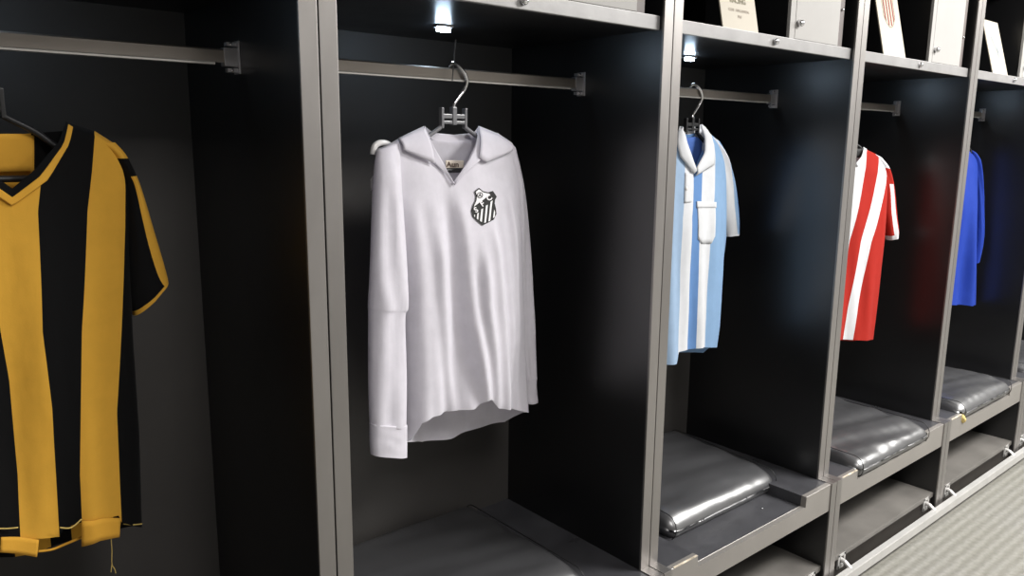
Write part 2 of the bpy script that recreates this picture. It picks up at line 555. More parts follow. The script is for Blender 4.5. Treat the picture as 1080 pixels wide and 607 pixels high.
cushion(1.331, .035, .540, 'glossy black leather seat cushion below the white long-sleeved shirt', .3725, seed=2.3, hx=.280)
cushion(2.285, .085, .590 - .055, 'black leather seat cushion pushed back on the bench below the polo shirt', .3725, seed=5.1, hx=.277, rz=.0, tilt=.055)
cushion(3.131, -.058, .450, 'creased black leather cushion overhanging its bench below the red striped shirt', .3745, seed=8.7, wr=2.0, hx=.280, tilt=.02)
far = cushion(4.031, -.055, .440, 'black leather cushion with a worn yellow corner below the blue shirt', .3745, seed=11.9, wr=1.8, hx=.28)
bm = bmesh.new()
bmesh.ops.create_icosphere(bm, subdivisions=3, radius=.014)
for v in bm.verts:
    v.co *= 1 + .35 * noise.noise(v.co * 90)
    v.co.z *= 1.25
link_mesh('worn_corner', bm, mat('exposed_yellow_foam', (.55, .42, .16), .9, var=.25, vscale=90), far, True, (-.268, -.238, .012))['label'] = 'exposed yellow foam at the torn corner'
cushion(4.93, -.04, .45, 'black leather seat cushion in the bay cut by the photo edge', .3725, hx=.280, seed=14.2, wr=1.2)

# ------------------------------------------------------------------ shirts
def interp(x, pts, xi=0):
    pts = sorted(pts, key=lambda p: p[xi])
    return float(np.interp(x, [p[xi] for p in pts], [p[1 - xi] for p in pts]))

def sstep(x):
    x = max(0., min(1., x))
    return x * x * (3 - 2 * x)

class Shirt:
    def __init__(self, ox, oy, th, label, z0=1.0):
        self.o = np.array([ox, oy, 0.]); self.th = th; self.z0 = 0.
        self.e = np.array([math.cos(th), math.sin(th), 0.])
        self.n = np.array([math.sin(th), -math.cos(th), 0.])
        self.root = empty('football_shirt', (ox, oy, 0), th, label, 'shirt', 'football shirts hanging in the lockers')
        self.d0, self.d1, self.amp, self.seed = .02, .05, .012, 0.
        self.freq = 1.
        self.creases = []
    def loc(self, u, v, d=0.):
        """measured point -> (s, z) on the shirt's own plane, d in front of its middle"""
        r = ray(u, v)
        k = ((self.o + self.n * d - CAM) @ self.n) / (r @ self.n)
        p = CAM + k * r
        return ((p - self.o) @ self.e, p[2])
    def locs(self, pts, d=0.):
        return [self.loc(u, v, d) for u, v in pts]
    def loc_surf(self, u, v, off=0., d=.035):
        # where the sight line meets the cloth itself
        for _ in range(8):
            q = self.loc(u, v, d)
            d = .5 * d + .5 * (self.fd(*q) + off)
        return self.loc(u, v, d)
    def setup(self, bounds, shoulder, neckF, neckB, hemF, hemB, d=0.0):
        self.b = [self.locs(bounds[0], d), self.locs(bounds[-1], d)]
        self.sh = self.locs(shoulder, d)
        self.tB = self.locs(neckB, d)
        def hem(pts, dd):
            n = len(pts) - 1
            return [self.loc(u, v, 0 if i in (0, n) else dd) for i, (u, v) in enumerate(pts)]
        hemB = [hemF[0]] + list(hemB[1:-1]) + [hemF[-1]]
        self.hF = hem(hemF, self.d1 * .9)
        self.hB = hem(hemB, -self.d1 * .9)
        self.zmax = max(p[1] for p in self.sh)
        self.zmin = min(p[1] for p in self.hF + self.hB)
        inner = [[self.loc_surf(u, v, 0., .03) for u, v in c] for c in bounds[1:-1]]
        self.b = [self.b[0]] + inner + [self.b[1]]
        self.tF = [self.loc_surf(u, v, 0., .02) for u, v in neckF]
    def S(self, u, z):
        n = len(self.b) - 1
        i = min(n - 1, int(u)); f = u - i
        a = interp(z, self.b[i], 1); c = interp(z, self.b[i + 1], 1)
        return a + (c - a) * f
    def depth(self, s, z, side=1):
        sl = interp(z, self.b[0], 1); sr = interp(z, self.b[-1], 1)
        p = max(0., min(1., (s - sl) / max(1e-6, sr - sl)))
        t = (self.zmax - z) / (self.zmax - self.zmin)
        bulge = max(0., 1 - abs(2 * p - 1) ** 2.6) ** .6
        Dp = self.d0 + (self.d1 - self.d0) * sstep(t / .4)
        top = math.sqrt(max(0., min(1., (interp(s, self.sh) - z) / .07)))
        A = self.amp * (.12 + .88 * sstep((t - .08) / .75)) * min(1., bulge * 1.2)
        k = self.seed
        q = s * self.freq
        f = (.55 * math.sin(q * 46 + 2.2 * math.sin(z * 3 + k) + k) + .35 * math.sin(q * 83 + 2.5 * math.sin(z * 2.3 + 1.7 * k) + 2 * k)
             + .5 * noise.noise(Vector((q * 11 + k, z * 3.2, k))) + .22 * noise.noise(Vector((q * 30 + k, z * 7, 2 * k))))
        if side < 0: f *= -.7
        cr = 0.
        if side > 0:
            for path, a, wd in self.creases:
                zs = [q_[1] for q_ in path]
                x = (s - interp(z, path, 1)) / wd
                fade = sstep((max(zs) + .0 - z) / .10) * (1 if z > min(zs) else max(0., 1 - (min(zs) - z) / .08))
                cr += a * fade * x * math.exp(.5 - .5 * x * x)
        return (Dp * bulge + A * f + cr * bulge) * top
    def crease(self, pts, a, wd):
        self.creases.append((self.locs(pts, .03), a, wd))
    def fd(self, s, z): return self.depth(s, z, 1)
    def body(self, material, per=10, rows=64, name='shirt_body'):
        bm = bmesh.new(); uvl = bm.loops.layers.uv.new('UVMap')
        n = len(self.b) - 1
        NU = n * per
        grids = []
        for side in (1, -1):
            T, H = (self.tF, self.hF) if side > 0 else (self.tB, self.hB)
            g = []
            for i in range(NU + 1):
                u = i / per
                s = self.S(u, self.zmax)
                for _ in range(4):
                    zt = interp(s, T); s = self.S(u, zt)
                s2 = self.S(u, self.zmin)
                for _ in range(4):
                    zh = interp(s2, H); s2 = self.S(u, zh)
                col = []
                for j in range(rows + 1):
                    t = j / rows
                    z = zt + (zh - zt) * t
                    s = self.S(u, z)
                    d = self.depth(s, z, side)
                    v = bm.verts.new((s, -side * d, z))
                    col.append((v, u / n, t))
                g.append(col)
            for i in range(NU):
                for j in range(rows):
                    q = [g[i][j], g[i][j + 1], g[i + 1][j + 1], g[i + 1][j]]
                    if side < 0: q = q[::-1]
                    f = bm.faces.new([a[0] for a in q])
                    mu = (i + .5) / NU
                    for l, a in zip(f.loops, q):
                        # keep the stripe colour constant over the face
                        l[uvl].uv = (a[1] + (mu - a[1]) * .02, 1 - a[2])
        bmesh.ops.remove_doubles(bm, verts=bm.verts, dist=.0006)
        return link_mesh(name, bm, material, self.root, True)
    def sleeve(self, stations, material, name='sleeve', m=28, sub=7, fold=.004, parent=None, seed=0., cap=True):
        """stations: (edge A px, edge B px, half thickness, offset to the front)"""
        rows = []
        for (A, Bp, dp, off) in stations:
            a = self.loc(*A, off); b = self.loc(*Bp, off)
            rows.append((a[0], a[1], b[0], b[1], dp, off))
        rows = np.array(rows)
        k = len(rows)
        t = np.linspace(0, k - 1, (k - 1) * sub + 1)
        def cat(c):
            out = []
            for x in t:
                i = min(k - 2, int(x)); f = x - i
                p0, p1, p2, p3 = c[max(i - 1, 0)], c[i], c[i + 1], c[min(i + 2, k - 1)]
                out.append(.5 * (2 * p1 + (p2 - p0) * f + (2 * p0 - 5 * p1 + 4 * p2 - p3) * f * f + (3 * p1 - p0 - 3 * p2 + p3) * f ** 3))
            return np.array(out)
        R = np.stack([cat(rows[:, c]) for c in range(6)], 1)
        bm = bmesh.new(); uvl = bm.loops.layers.uv.new('UVMap')
        rings = []
        for j, (ax, az, bx, bz, dp, off) in enumerate(R):
            tt = j / (len(R) - 1)
            ring = []
            for q in range(m):
                ph = 2 * PI * q / m
                c, sn = math.cos(ph), math.sin(ph)
                p = .5 - .5 * c
                s = ax + (bx - ax) * p; z = az + (bz - az) * p
                dd = off + dp * math.copysign(abs(sn) ** .7, sn)
                wv = .6 * math.sin(p * 9 + 3 * math.sin(tt * 4 + seed) + seed) + .7 * noise.noise(Vector((p * 4 + seed, tt * 5, seed)))
                dd += fold * wv * abs(sn) * min(1, tt * 4)
                ring.append((bm.verts.new((s, -dd, z)), p, 1 - tt))
            rings.append(ring)
        for j in range(len(rings) - 1):
            for q in range(m):
                quad = [rings[j][q], rings[j + 1][q], rings[j + 1][(q + 1) % m], rings[j][(q + 1) % m]]
                f = bm.faces.new([a[0] for a in quad])
                for l, a in zip(f.loops, quad): l[uvl].uv = (a[1], a[2])
        if cap:
            bm.faces.new([r[0] for r in rings[0]])
        bmesh.ops.recalc_face_normals(bm, faces=bm.faces)
        return link_mesh(name, bm, material, parent or self.root, True)
    def patch(self, A, Bp, offA, offB, material, name, d=.03, na=14, nb=6, thick=.0022, surf=True, parent=None, bulge=0.):
        """cloth piece spanned between two measured edges; offA/offB: clearance over the front surface"""
        def resample(pts, n):
            P = np.array([self.loc_surf(u, v, .004, d) for u, v in pts] if surf else self.locs(pts, d)); L = np.r_[0, np.cumsum(np.linalg.norm(np.diff(P, axis=0), axis=1))]
            x = np.linspace(0, L[-1], n + 1)
            return np.stack([np.interp(x, L, P[:, 0]), np.interp(x, L, P[:, 1])], 1)
        a, b = resample(A, na), resample(Bp, na)
        bm = bmesh.new(); uvl = bm.loops.layers.uv.new('UVMap')
        g = []
        for i in range(na + 1):
            row = []
            for j in range(nb + 1):
                f = j / nb
                s, z = a[i] * (1 - f) + b[i] * f
                base = self.fd(s, z) if surf else d
                dd = base + offA + (offB - offA) * f + bulge * math.sin(PI * f)
                row.append((bm.verts.new((s, -dd, z)), i / na, f))
            g.append(row)
        for i in range(na):
            for j in range(nb):
                q = [g[i][j], g[i + 1][j], g[i + 1][j + 1], g[i][j + 1]]
                fc = bm.faces.new([v[0] for v in q])
                for l, v in zip(fc.loops, q): l[uvl].uv = (v[1], v[2])
        bmesh.ops.recalc_face_normals(bm, faces=bm.faces)
        o = link_mesh(name, bm, material, parent or self.root, True)
        if thick:
            md = o.modifiers.new('thickness', 'SOLIDIFY'); md.thickness = thick; md.offset = 0
        return o
    def decal(self, polys, px, off, material, name, parent, d=.035, cuts=2):
        """flat filled shapes laid on the front surface. px maps drawing coords to measured points"""
        bm = bmesh.new()
        for poly in polys:
            if isinstance(poly, tuple) and poly[0] == 'mesh':
                vs = [bm.verts.new((*self.loc_surf(*px(p), off, d), 0)) for p in poly[1]]
                for f in poly[2]:
                    try: bm.faces.new([vs[k] for k in f])
                    except ValueError: pass
            else:
                vs = [bm.verts.new((*self.loc_surf(*px(p), off, d), 0)) for p in poly]
                f = bm.faces.new(vs)
        bm.normal_update()
        bmesh.ops.triangulate(bm, faces=bm.faces[:], ngon_method='EAR_CLIP')
        if cuts:
            bmesh.ops.subdivide_edges(bm, edges=bm.edges[:], cuts=cuts, use_grid_fill=True)
        for v in bm.verts:
            s, z = v.co.x, v.co.y
            v.co = (s, -(self.fd(s, z) + off), z)
        bm.normal_update()
        for f in bm.faces:
            if f.normal.y > 0: f.normal_flip()
        return link_mesh(name, bm, material, parent, False)

def hanger(x, y, rz, label, kind, zrail=1.672, arm=.17, drop=.075, zblock=1.575, slack=0.):
    """hook over the rail, clip block, two sloping arms and a trouser bar"""
    t = empty('clothes_hanger', (x, y, 0), rz, label, 'hanger', 'clothes hangers on the locker rails')
    bm = bmesh.new()
    zt = zrail
    pts = [(.000, .013, zt - .018), (-.004, .012, zt - .006), (-.003, .006, zt + .007), (.002, -.002, zt + .0105), (.008, -.010, zt + .004), (.020, -.014, zt - .010), (.030, -.012, zt - .026), (.028, -.006, zt - .045),
           (.012, -.002, zt - .066), (.002, 0, zt - .080), (.0, 0, zblock)]
    tube(bm, smooth_path(pts, 6), .0046, 10)
    link_mesh('hook', bm, CHROME if kind != 'plain' else GREYPL, t, True)
    mblock = GREYPL if kind == 'clip' and rz == .04 else PLASTIC
    bm = bmesh.new()
    box(bm, -.006, .006, -.007, .007, zblock - .028, zblock + .012, bev=.002)
    if kind == 'clip':
        box(bm, -.034, .034, -.005, .005, zblock - .014, zblock - .004, bev=.0015)
        box(bm, -.034, .034, -.005, .005, zblock - .026, zblock - .019, bev=.0015)
        box(bm, -.037, -.030, -.006, .006, zblock - .036, zblock + .010, bev=.0015)
        box(bm, .030, .037, -.006, .006, zblock - .036, zblock + .010, bev=.0015)
    link_mesh('clip_block', bm, mblock, t)
    for s in (-1, 1):
        bm = bmesh.new()
        a = .032 if kind == 'clip' else .004
        p = [(s * a, 0, zblock - .03), (s * (a + .008), 0, zblock - .036), (s * .075, 0, zblock - .056 ), (s * arm * .75, 0, zblock - .056 - drop * .5), (s * arm, 0, zblock - .056 - drop * .85)]
        tube(bm, smooth_path(p, 5), .0052, 8)
        link_mesh('hanger_arm', bm, mblock, t, True)
    bm = bmesh.new()
    zb = zblock - .13
    tube(bm, [(-arm, 0, zb), (arm, 0, zb)], .0055, 8)
    link_mesh('trouser_bar', bm, PLASTIC, t, True)
    return t

WHITE = (.80, .775, .84)
# ---------- white long-sleeved shirt
M_WHITE = cloth('white_knit', [WHITE])
sh = Shirt(1.362, .264, 0.04, 'white long-sleeved football shirt with black and white shield crest')
sh.d0, sh.d1, sh.amp, sh.seed = .024, .060, .030, 1.3
sh.freq = .62
NL_, V_, NR_ = (449, 138), (478, 193), (505, 138)
sh.setup([[(400, 156), (408, 200), (417, 260), (424, 320), (427, 400), (428, 480)], [(544, 155), (548, 220), (552, 320), (554, 380), (556, 440)]],
         [(400, 158), (420, 146), NL_, NR_, (525, 140), (544, 156)],
         [(400, 158), (420, 146), NL_, (457, 155), V_, (500, 155), NR_, (525, 140), (544, 156)],
         [(400, 158), (420, 146), NL_, (455, 147), (478, 150), (500, 147), NR_, (525, 140), (544, 156)],
         [(428, 467), (440, 459), (450, 448), (460, 441), (480, 436), (500, 431), (505, 424), (512, 419), (518, 421), (525, 430), (540, 432), (556, 434)],
         [(428, 468), (450, 468), (475, 462), (500, 455), (530, 444), (556, 434)], d=0)
white = sh
for pts, a, wd in [([(474, 190), (478, 260), (486, 340), (503, 430)], .012, .016), ([(516, 215), (520, 280), (526, 350), (534, 432)], -.013, .014),
                   ([(440, 195), (444, 280), (447, 360), (450, 450)], -.011, .016), ([(455, 230), (459, 300), (466, 380), (474, 440)], .008, .012),
                   ([(497, 250), (500, 320), (508, 380), (515, 425)], .010, .012), ([(533, 190), (538, 260), (543, 330), (547, 432)], .010, .012),
                   ([(430, 300), (433, 370), (436, 465)], .009, .010)]:
    sh.crease(pts, a * .75, wd)
sh.body(M_WHITE, per=90, rows=80)
sl = sh.sleeve([((398, 158), (420, 150), .012, .0), ((396, 185), (421, 190), .024, .018), ((393, 250), (426, 252), .026, .036), ((391, 300), (428, 300), .026, .042), ((390, 322), (428, 324), .026, .042), ((390, 336), (425, 336), .024, .04), ((390, 400), (427, 400), .024, .04), ((391, 448), (427, 449), .022, .04)], M_WHITE, fold=.006, seed=2.)
sh.sleeve([((391, 446), (428, 447), .022, .041), ((391, 462), (428, 464), .021, .041), ((392, 479), (428, 481), .020, .041)], M_WHITE, 'cuff', parent=sl, fold=.002, seed=4.)
sl = sh.sleeve([((528, 146), (543, 156), .010, -.005), ((536, 190), (550, 195), .022, -.01), ((541, 255), (556, 258), .024, -.015), ((545, 317), (560, 317), .024, -.015), ((547, 360), (562, 360), .023, -.015), ((550, 400), (563, 398), .022, -.015)], M_WHITE, fold=.006, seed=5.)
sh.sleeve([((551, 398), (563, 397), .021, -.0145), ((552, 412), (564, 410), .020, -.0145), ((553, 425), (565, 423), .019, -.0145)], M_WHITE, 'cuff', parent=sl, fold=.002, seed=6.)
# collar: stand behind the neck, two open flaps
co = sh.patch([(449, 138), (456, 149), (478, 152), (499, 149), (505, 138)], [(449, 134), (457, 140), (478, 142), (500, 140), (505, 133)], 0, 0, M_WHITE, 'collar', d=-.018, surf=False)
sh.patch([(420, 146), (432, 140), (447, 133)], [(424, 158), (440, 165), (457, 172)], .004, .010, M_WHITE, 'collar_flap', bulge=.006, thick=.0025, parent=co)
sh.patch([(447, 133), (451, 142), (457, 156), (468, 175), (478, 193)], [(447, 134), (453, 152), (457, 171), (468, 181), (478, 194)], .008, .004, M_WHITE, 'collar_edge', thick=.003, parent=co, d=.02)
sh.patch([(505, 133), (520, 139), (539, 150)], [(503, 166), (511, 171), (538, 159)], .004, .011, M_WHITE, 'collar_flap', bulge=.006, thick=.0025, parent=co)
sh.patch([(505, 133), (504, 142), (501, 156), (490, 176), (478, 193)], [(507, 136), (506, 150), (506, 168), (492, 180), (478, 195)], .003, .008, M_WHITE, 'collar_edge', thick=.003, parent=co, d=.02)
# neck label on the inside of the back
lb = sh.patch([(470, 169), (489, 169)], [(470, 178), (489, 178)], 0, 0, LABELM, 'neck_label', d=-.008, surf=False, thick=.001, parent=co)
def inside_text(shirt, s, cu, cv, hgt, d, material, parent, rot=0., name='label_text', wide=1.):
    vs, fs = text_geo(s)
    bm = bmesh.new()
    o = []
    for x, y in vs:
        xx = x * wide * math.cos(rot) - y * math.sin(rot); yy = x * wide * math.sin(rot) + y * math.cos(rot)
        ss, zz = shirt.loc(cu + xx * hgt, cv - yy * hgt, d)
        o.append(bm.verts.new((ss, -d, zz)))
    for f in fs:
        try: bm.faces.new([o[k] for k in f])
        except ValueError: pass
    return link_mesh(name, bm, material, parent)
inside_text(sh, 'Aun', 477.5, 173.5, 7.5, -.0065, LABELI, lb, wide=1.05)
# swing tag behind the shoulder
sh.patch([(399, 176), (391, 189)], [(404, 190), (391, 201)], 0, 0, INKW, 'swing_tag', d=-.012, surf=False, na=3, nb=2, thick=.001)
# crest
def crest(shirt):
    k = 11.04
    px = lambda p: (485 + p[0] / k, 190 + p[1] / k)
    outer = [(222, 86), (168, 130), (186, 180), (180, 230), (150, 290), (133, 355), (146, 418), (190, 466), (262, 526), (330, 492), (396, 455), (426, 392), (421, 330), (406, 270), (411, 225), (430, 190), (386, 123), (330, 140), (270, 126)]
    c = shirt.decal([outer], px, .0022, INKB, 'crest', shirt.root, cuts=3)
    c['label'] = 'black and white shield crest lettered SFC'
    top = [(222, 104), (186, 136), (201, 182), (194, 235), (166, 296), (160, 308), (240, 250), (300, 205), (350, 156), (330, 153), (270, 141)]
    stripes = [[(203, 384), (221, 374), (214, 458), (196, 446)], [(250, 336), (271, 326), (256, 486), (234, 472)], [(303, 296), (326, 282), (304, 488), (283, 497)], [(358, 250), (382, 234), (354, 468), (332, 480)], [(400, 340), (411, 372), (404, 425), (386, 440)], [(167, 402), (176, 398), (176, 428), (168, 424)]]
    shirt.decal([top] + stripes, px, .0031, INKW, 'crest_field', c, cuts=2)
    def ring(cx, cy, r0, r1, n=20):
        vs, fs = [], []
        for i in range(n):
            a = 2 * PI * i / n
            vs += [(cx + r0 * math.cos(a), cy + r0 * math.sin(a)), (cx + r1 * math.cos(a), cy + r1 * math.sin(a))]
        for i in range(n):
            j = (i + 1) % n
            fs.append((2 * i, 2 * i + 1, 2 * j + 1, 2 * j))
        return ('mesh', vs, fs)
    penta = [(235 + 12 * math.cos(a), 172 + 12 * math.sin(a)) for a in [PI / 2 + i * 2 * PI / 5 for i in range(5)]]
    shirt.decal([ring(235, 172, 27, 34), penta, [(232, 140), (238, 140), (238, 160), (232, 160)], [(208, 188), (224, 178), (228, 184), (211, 195)], [(262, 188), (246, 178), (242, 184), (259, 195)]], px, .0040, INKB, 'crest_ball', c, cuts=0)
    g = []
    for ch, cx, cy, rot in (('S', 189, 346, .55), ('F', 263, 276, .6), ('C', 343, 206, .62)):
        vs, fs = text_geo(ch)
        h = 86
        vv = []
        for x, y in vs:
            xx = x * math.cos(rot) - y * math.sin(rot); yy = x * math.sin(rot) + y * math.cos(rot)
            vv.append((cx + xx * h, cy - yy * h))
        g.append(('mesh', vv, fs))
    shirt.decal(g, px, .0042, INKW, 'crest_lettering', c, cuts=0)
crest(sh)
hw = hanger(1.358, .262, .04, 'grey clip hanger with chrome hook carrying the white shirt', 'clip', arm=.19)
# the flared tip of the far arm shows behind the shoulder, and a fine wire rises past the hook
bm = bmesh.new()
p = [sh.loc(*q, -.02) for q in [(418, 158), (408, 151.5), (400, 151), (395, 155), (393.5, 163)]]
tube(bm, smooth_path([(s + .004, .022, z) for s, z in p], 5), [.007] * 21, 10)
link_mesh('arm_tip', bm, mat('white_plastic_tip', (.72, .71, .70), .25, spec=.6, var=.05), hw, True)
bm = bmesh.new()
a0, a1 = sh.loc(481.5, 42, .02), sh.loc(478, 86, .02)
tube(bm, [(a0[0], -.02, a0[1]), (a1[0], -.02, a1[1])], .0014, 6)
link_mesh('wire', bm, GREYPL, hw)

# ---------- yellow and black shirt
YEL, BLK = (.84, .45, .055), (.003, .003, .0035)
M_YB = cloth('yellow_black_stripes', [BLK, BLK, YEL, BLK, YEL, BLK])
M_YEL = cloth('yellow_knit', [YEL])
M_BLK = cloth('black_knit', [BLK])
sh = Shirt(.490, .255, 0.0, 'yellow and black vertically striped V-neck football shirt')
sh.d0, sh.d1, sh.amp, sh.seed = .022, .050, .010, 4.1
VN = (13, 212)
sh.setup([[(-100, 160), (-107, 225), (-112, 350), (-108, 560)],
          [(-74, 150), (-66, 223), (-50, 400), (-30, 500), (-20, 570)],
          [(-17, 200), (-12, 260), (0, 350), (9, 400), (18, 500), (21, 570)],
          [(43, 195), (40, 223), (45, 350), (55, 430), (63, 570)],
          [(100, 140), (92, 223), (86, 350), (84, 500), (87, 575)],
          [(122, 150), (132, 190), (132, 240), (128, 350), (123, 435), (128, 550)],
          [(128, 150), (137, 200), (137, 260), (140, 350), (147, 456), (150, 556)]],
         [(-100, 168), (-74, 143), (-46, 128), (74, 130), (100, 138), (128, 156)],
         [(-100, 168), (-74, 143), (-46, 128), (-44, 150), (-20, 188), VN, (45, 188), (70, 152), (74, 130), (100, 138), (128, 156)],
         [(-100, 168), (-74, 143), (-46, 128), (-40, 138), (13, 142), (68, 138), (74, 130), (100, 138), (128, 156)],
         [(-108, 562), (-60, 566), (0, 568), (63, 566), (68, 557), (86, 549), (128, 546), (130, 553), (150, 555)],
         [(-108, 570), (-20, 588), (13, 588), (42, 583), (86, 567), (110, 560), (150, 556)])
sh.body(M_YB, per=16, rows=70)
M_SLV = cloth('yellow_black_sleeve', [(BLK, 0.), (YEL, .30)], [(.66, .80, BLK), (.80, 1.1, YEL), (-.1, .055, YEL)], skew=.80, bias=-.56)
yb = sh
stn = [((106, 152), (121, 150), .010, -.004), ((118, 163), (132, 163), .018, -.006), ((129, 185), (142, 184), .026, -.008), ((132, 205), (149, 203), .030, -.008), ((132, 260), (163, 250), .034, -.008), ((134, 310), (173, 283), .034, -.008), ((140, 332), (176, 296), .034, -.008)]
sh.sleeve(stn, M_SLV, fold=.003, seed=1.)
mir = lambda q: (2 * 14 - q[0], q[1])
sh.sleeve([(mir(a), mir(b), d_, o_) for a, b, d_, o_ in stn], M_SLV, fold=.003, seed=3.)
rb = sh.patch([(70, 128), (62, 150), (36, 180), (13, 199), (-10, 182), (-36, 152), (-44, 128)], [(73, 131), (69, 152), (45, 188), (13, 210), (-18, 190), (-42, 153), (-46, 131)], .001, .003, M_BLK, 'neck_rib', na=28)
sh.patch([(72, 131), (67, 152), (42, 186), (13, 208), (-16, 188), (-40, 153), (-45, 131)], [(77, 134), (73, 152), (50, 190), (13, 217), (-24, 192), (-46, 153), (-50, 133)], .004, .004, M_YEL, 'neck_trim', na=28)
sh.patch([(-25, 141), (36, 141)], [(-25, 182), (36, 180)], 0, 0, M_YEL, 'inner_yoke', d=-.012, surf=False, thick=.001)
h1 = sh.patch([(1, 566), (22, 566), (41, 569)], [(0, 582), (22, 584), (39, 587)], .004, .004, M_YEL, 'hem_flap', nb=4)
sh.patch([(86, 549), (108, 546), (127, 546)], [(86, 576), (105, 570), (126, 566)], .004, .004, M_YEL, 'hem_flap', nb=4)
def px_thread(shirt, pts, d, r, name, material):
    bm = bmesh.new()
    tube(bm, smooth_path([(shirt.loc(u, v, d)[0], -d, shirt.loc(u, v, d)[1]) for u, v in pts], 5), r, 6)
    return link_mesh(name, bm, material, shirt.root, True)
px_thread(sh, [(40, 581), (55, 579), (70, 573), (87, 566)], .03, .0022, 'hem_cord', M_YEL)
px_thread(sh, [(130, 552), (140, 553), (150, 552)], .022, .0012, 'hem_stitching', YTHREAD)
px_thread(sh, [(63, 556), (75, 556), (86, 547)], .058, .0013, 'hem_stitching', YTHREAD)
px_thread(sh, [(-2, 557), (8, 557), (19, 556)], .06, .0012, 'hem_stitching', YTHREAD)
px_thread(sh, [(117, 567), (118, 580), (118, 594), (121, 600), (122, 604)], .04, .0008, 'loose_thread', YTHREAD)
px_thread(sh, [(118, 594), (117, 603)], .04, .0008, 'loose_thread', YTHREAD)
hanger(.454, .257, 0, 'dark plastic hanger carrying the yellow and black shirt', 'clip', zblock=1.575, arm=.14, drop=.05)

# ---------- pale blue and white polo shirt
LB, DB, WH = (.30, .46, .68), (.12, .26, .56), (.70, .71, .73)
M_BW = cloth('pale_blue_white_stripes', [WH, (.32, .44, .60), WH, (.13, .26, .52), WH, (.25, .40, .61)])
M_WH = cloth('white_cotton', [WH])
M_DB = cloth('deep_blue_knit', [(.07, .15, .45)])
sh = Shirt(2.235, .264, .10, 'pale blue and white striped polo shirt with white collar and chest pocket')
sh.d0, sh.d1, sh.amp, sh.seed = .020, .052, .012, 2.6
sh.setup([[(690, 165), (686, 240), (682, 385)],
          [(712, 160), (706, 240), (701, 309), (697, 385)],
          [(722, 160), (720, 230), (717, 309), (715, 385)],
          [(732, 165), (730, 230), (727, 309), (725, 370)],
          [(742, 160), (738, 230), (736, 309), (734, 366)],
          [(754, 160), (750, 230), (745, 309), (743, 366)],
          [(765, 166), (763, 250), (757, 309), (755, 340), (751, 366)]],
         [(690, 165), (705, 150), (714, 138), (743, 136), (755, 146), (765, 168)],
         [(690, 165), (705, 150), (714, 138), (720, 160), (731, 180), (741, 158), (743, 136), (755, 146), (765, 168)],
         [(690, 165), (705, 150), (714, 138), (720, 140), (728, 142), (738, 140), (743, 136), (755, 146), (765, 168)],
         [(682, 386), (700, 386), (714, 383), (717, 371), (735, 366), (751, 364)],
         [(682, 380), (700, 378), (717, 372), (735, 370), (751, 365)])
sh.body(M_BW, per=12, rows=64)
M_SLB = cloth('blue_white_sleeve', [WH, WH, WH, LB, DB], [(-.1, .08, WH)])
sh.sleeve([((744, 142), (758, 150), .012, -.006), ((753, 160), (766, 168), .022, -.012), ((756, 190), (771, 192), .028, -.016), ((758, 220), (775, 222), .028, -.016), ((762, 240), (776, 242), .026, -.016), ((764, 249), (775, 247), .026, -.016)], M_SLB, seed=2.)
sh.sleeve([((700, 155), (686, 168), .012, -.006), ((690, 190), (676, 200), .026, -.006), ((684, 250), (668, 250), .026, -.006)], M_SLB, seed=3.)
cb = sh.patch([(714, 138), (713, 150), (717, 166), (731, 183)], [(718, 134), (722, 150), (727, 164), (732, 178)], .006, .012, M_WH, 'collar', d=.03, bulge=.004)
sh.patch([(737, 131), (741, 145), (741, 160), (732, 177)], [(745, 137), (752, 153), (752, 174), (733, 185)], .012, .008, M_WH, 'collar_flap', d=.03, bulge=.005, parent=cb)
sh.patch([(715, 140), (728, 143), (742, 139)], [(717, 133), (728, 134), (741, 131)], 0, 0, M_WH, 'collar_stand', d=-.012, surf=False, parent=cb)
sh.patch([(722, 146), (733, 144), (741, 146)], [(724, 168), (733, 178), (740, 160)], 0, 0, M_DB, 'inner_back', d=-.004, surf=False, thick=.001)
pl = sh.patch([(723.5, 182), (723, 197), (722.5, 214)], [(732, 184), (731.5, 198), (730, 213)], .0012, .0012, M_WH, 'placket', d=.045, nb=4)
bm = bmesh.new()
s_, z_ = sh.loc(727, 199, .05)
disc_knob(bm, s_, -(sh.fd(s_, z_) + .002), z_, .0055, .003, 12)
link_mesh('button', bm, mat('pearl_button', (.62, .60, .58), .3, var=.05), pl, True)
sh.patch([(736, 214), (755, 214)], [(737, 252), (741, 257), (751, 257), (755, 249)], .0014, .0014, M_WH, 'chest_pocket', d=.045, nb=8, thick=.001)
sh.patch([(735.5, 212), (756, 213)], [(735.5, 219), (756, 219)], .0026, .0026, M_WH, 'pocket_hem', d=.045, nb=3, thick=.001)
hanger(2.235, .264, .10, 'black hanger with bright chrome hook carrying the pale blue polo shirt', 'clip', arm=.16)

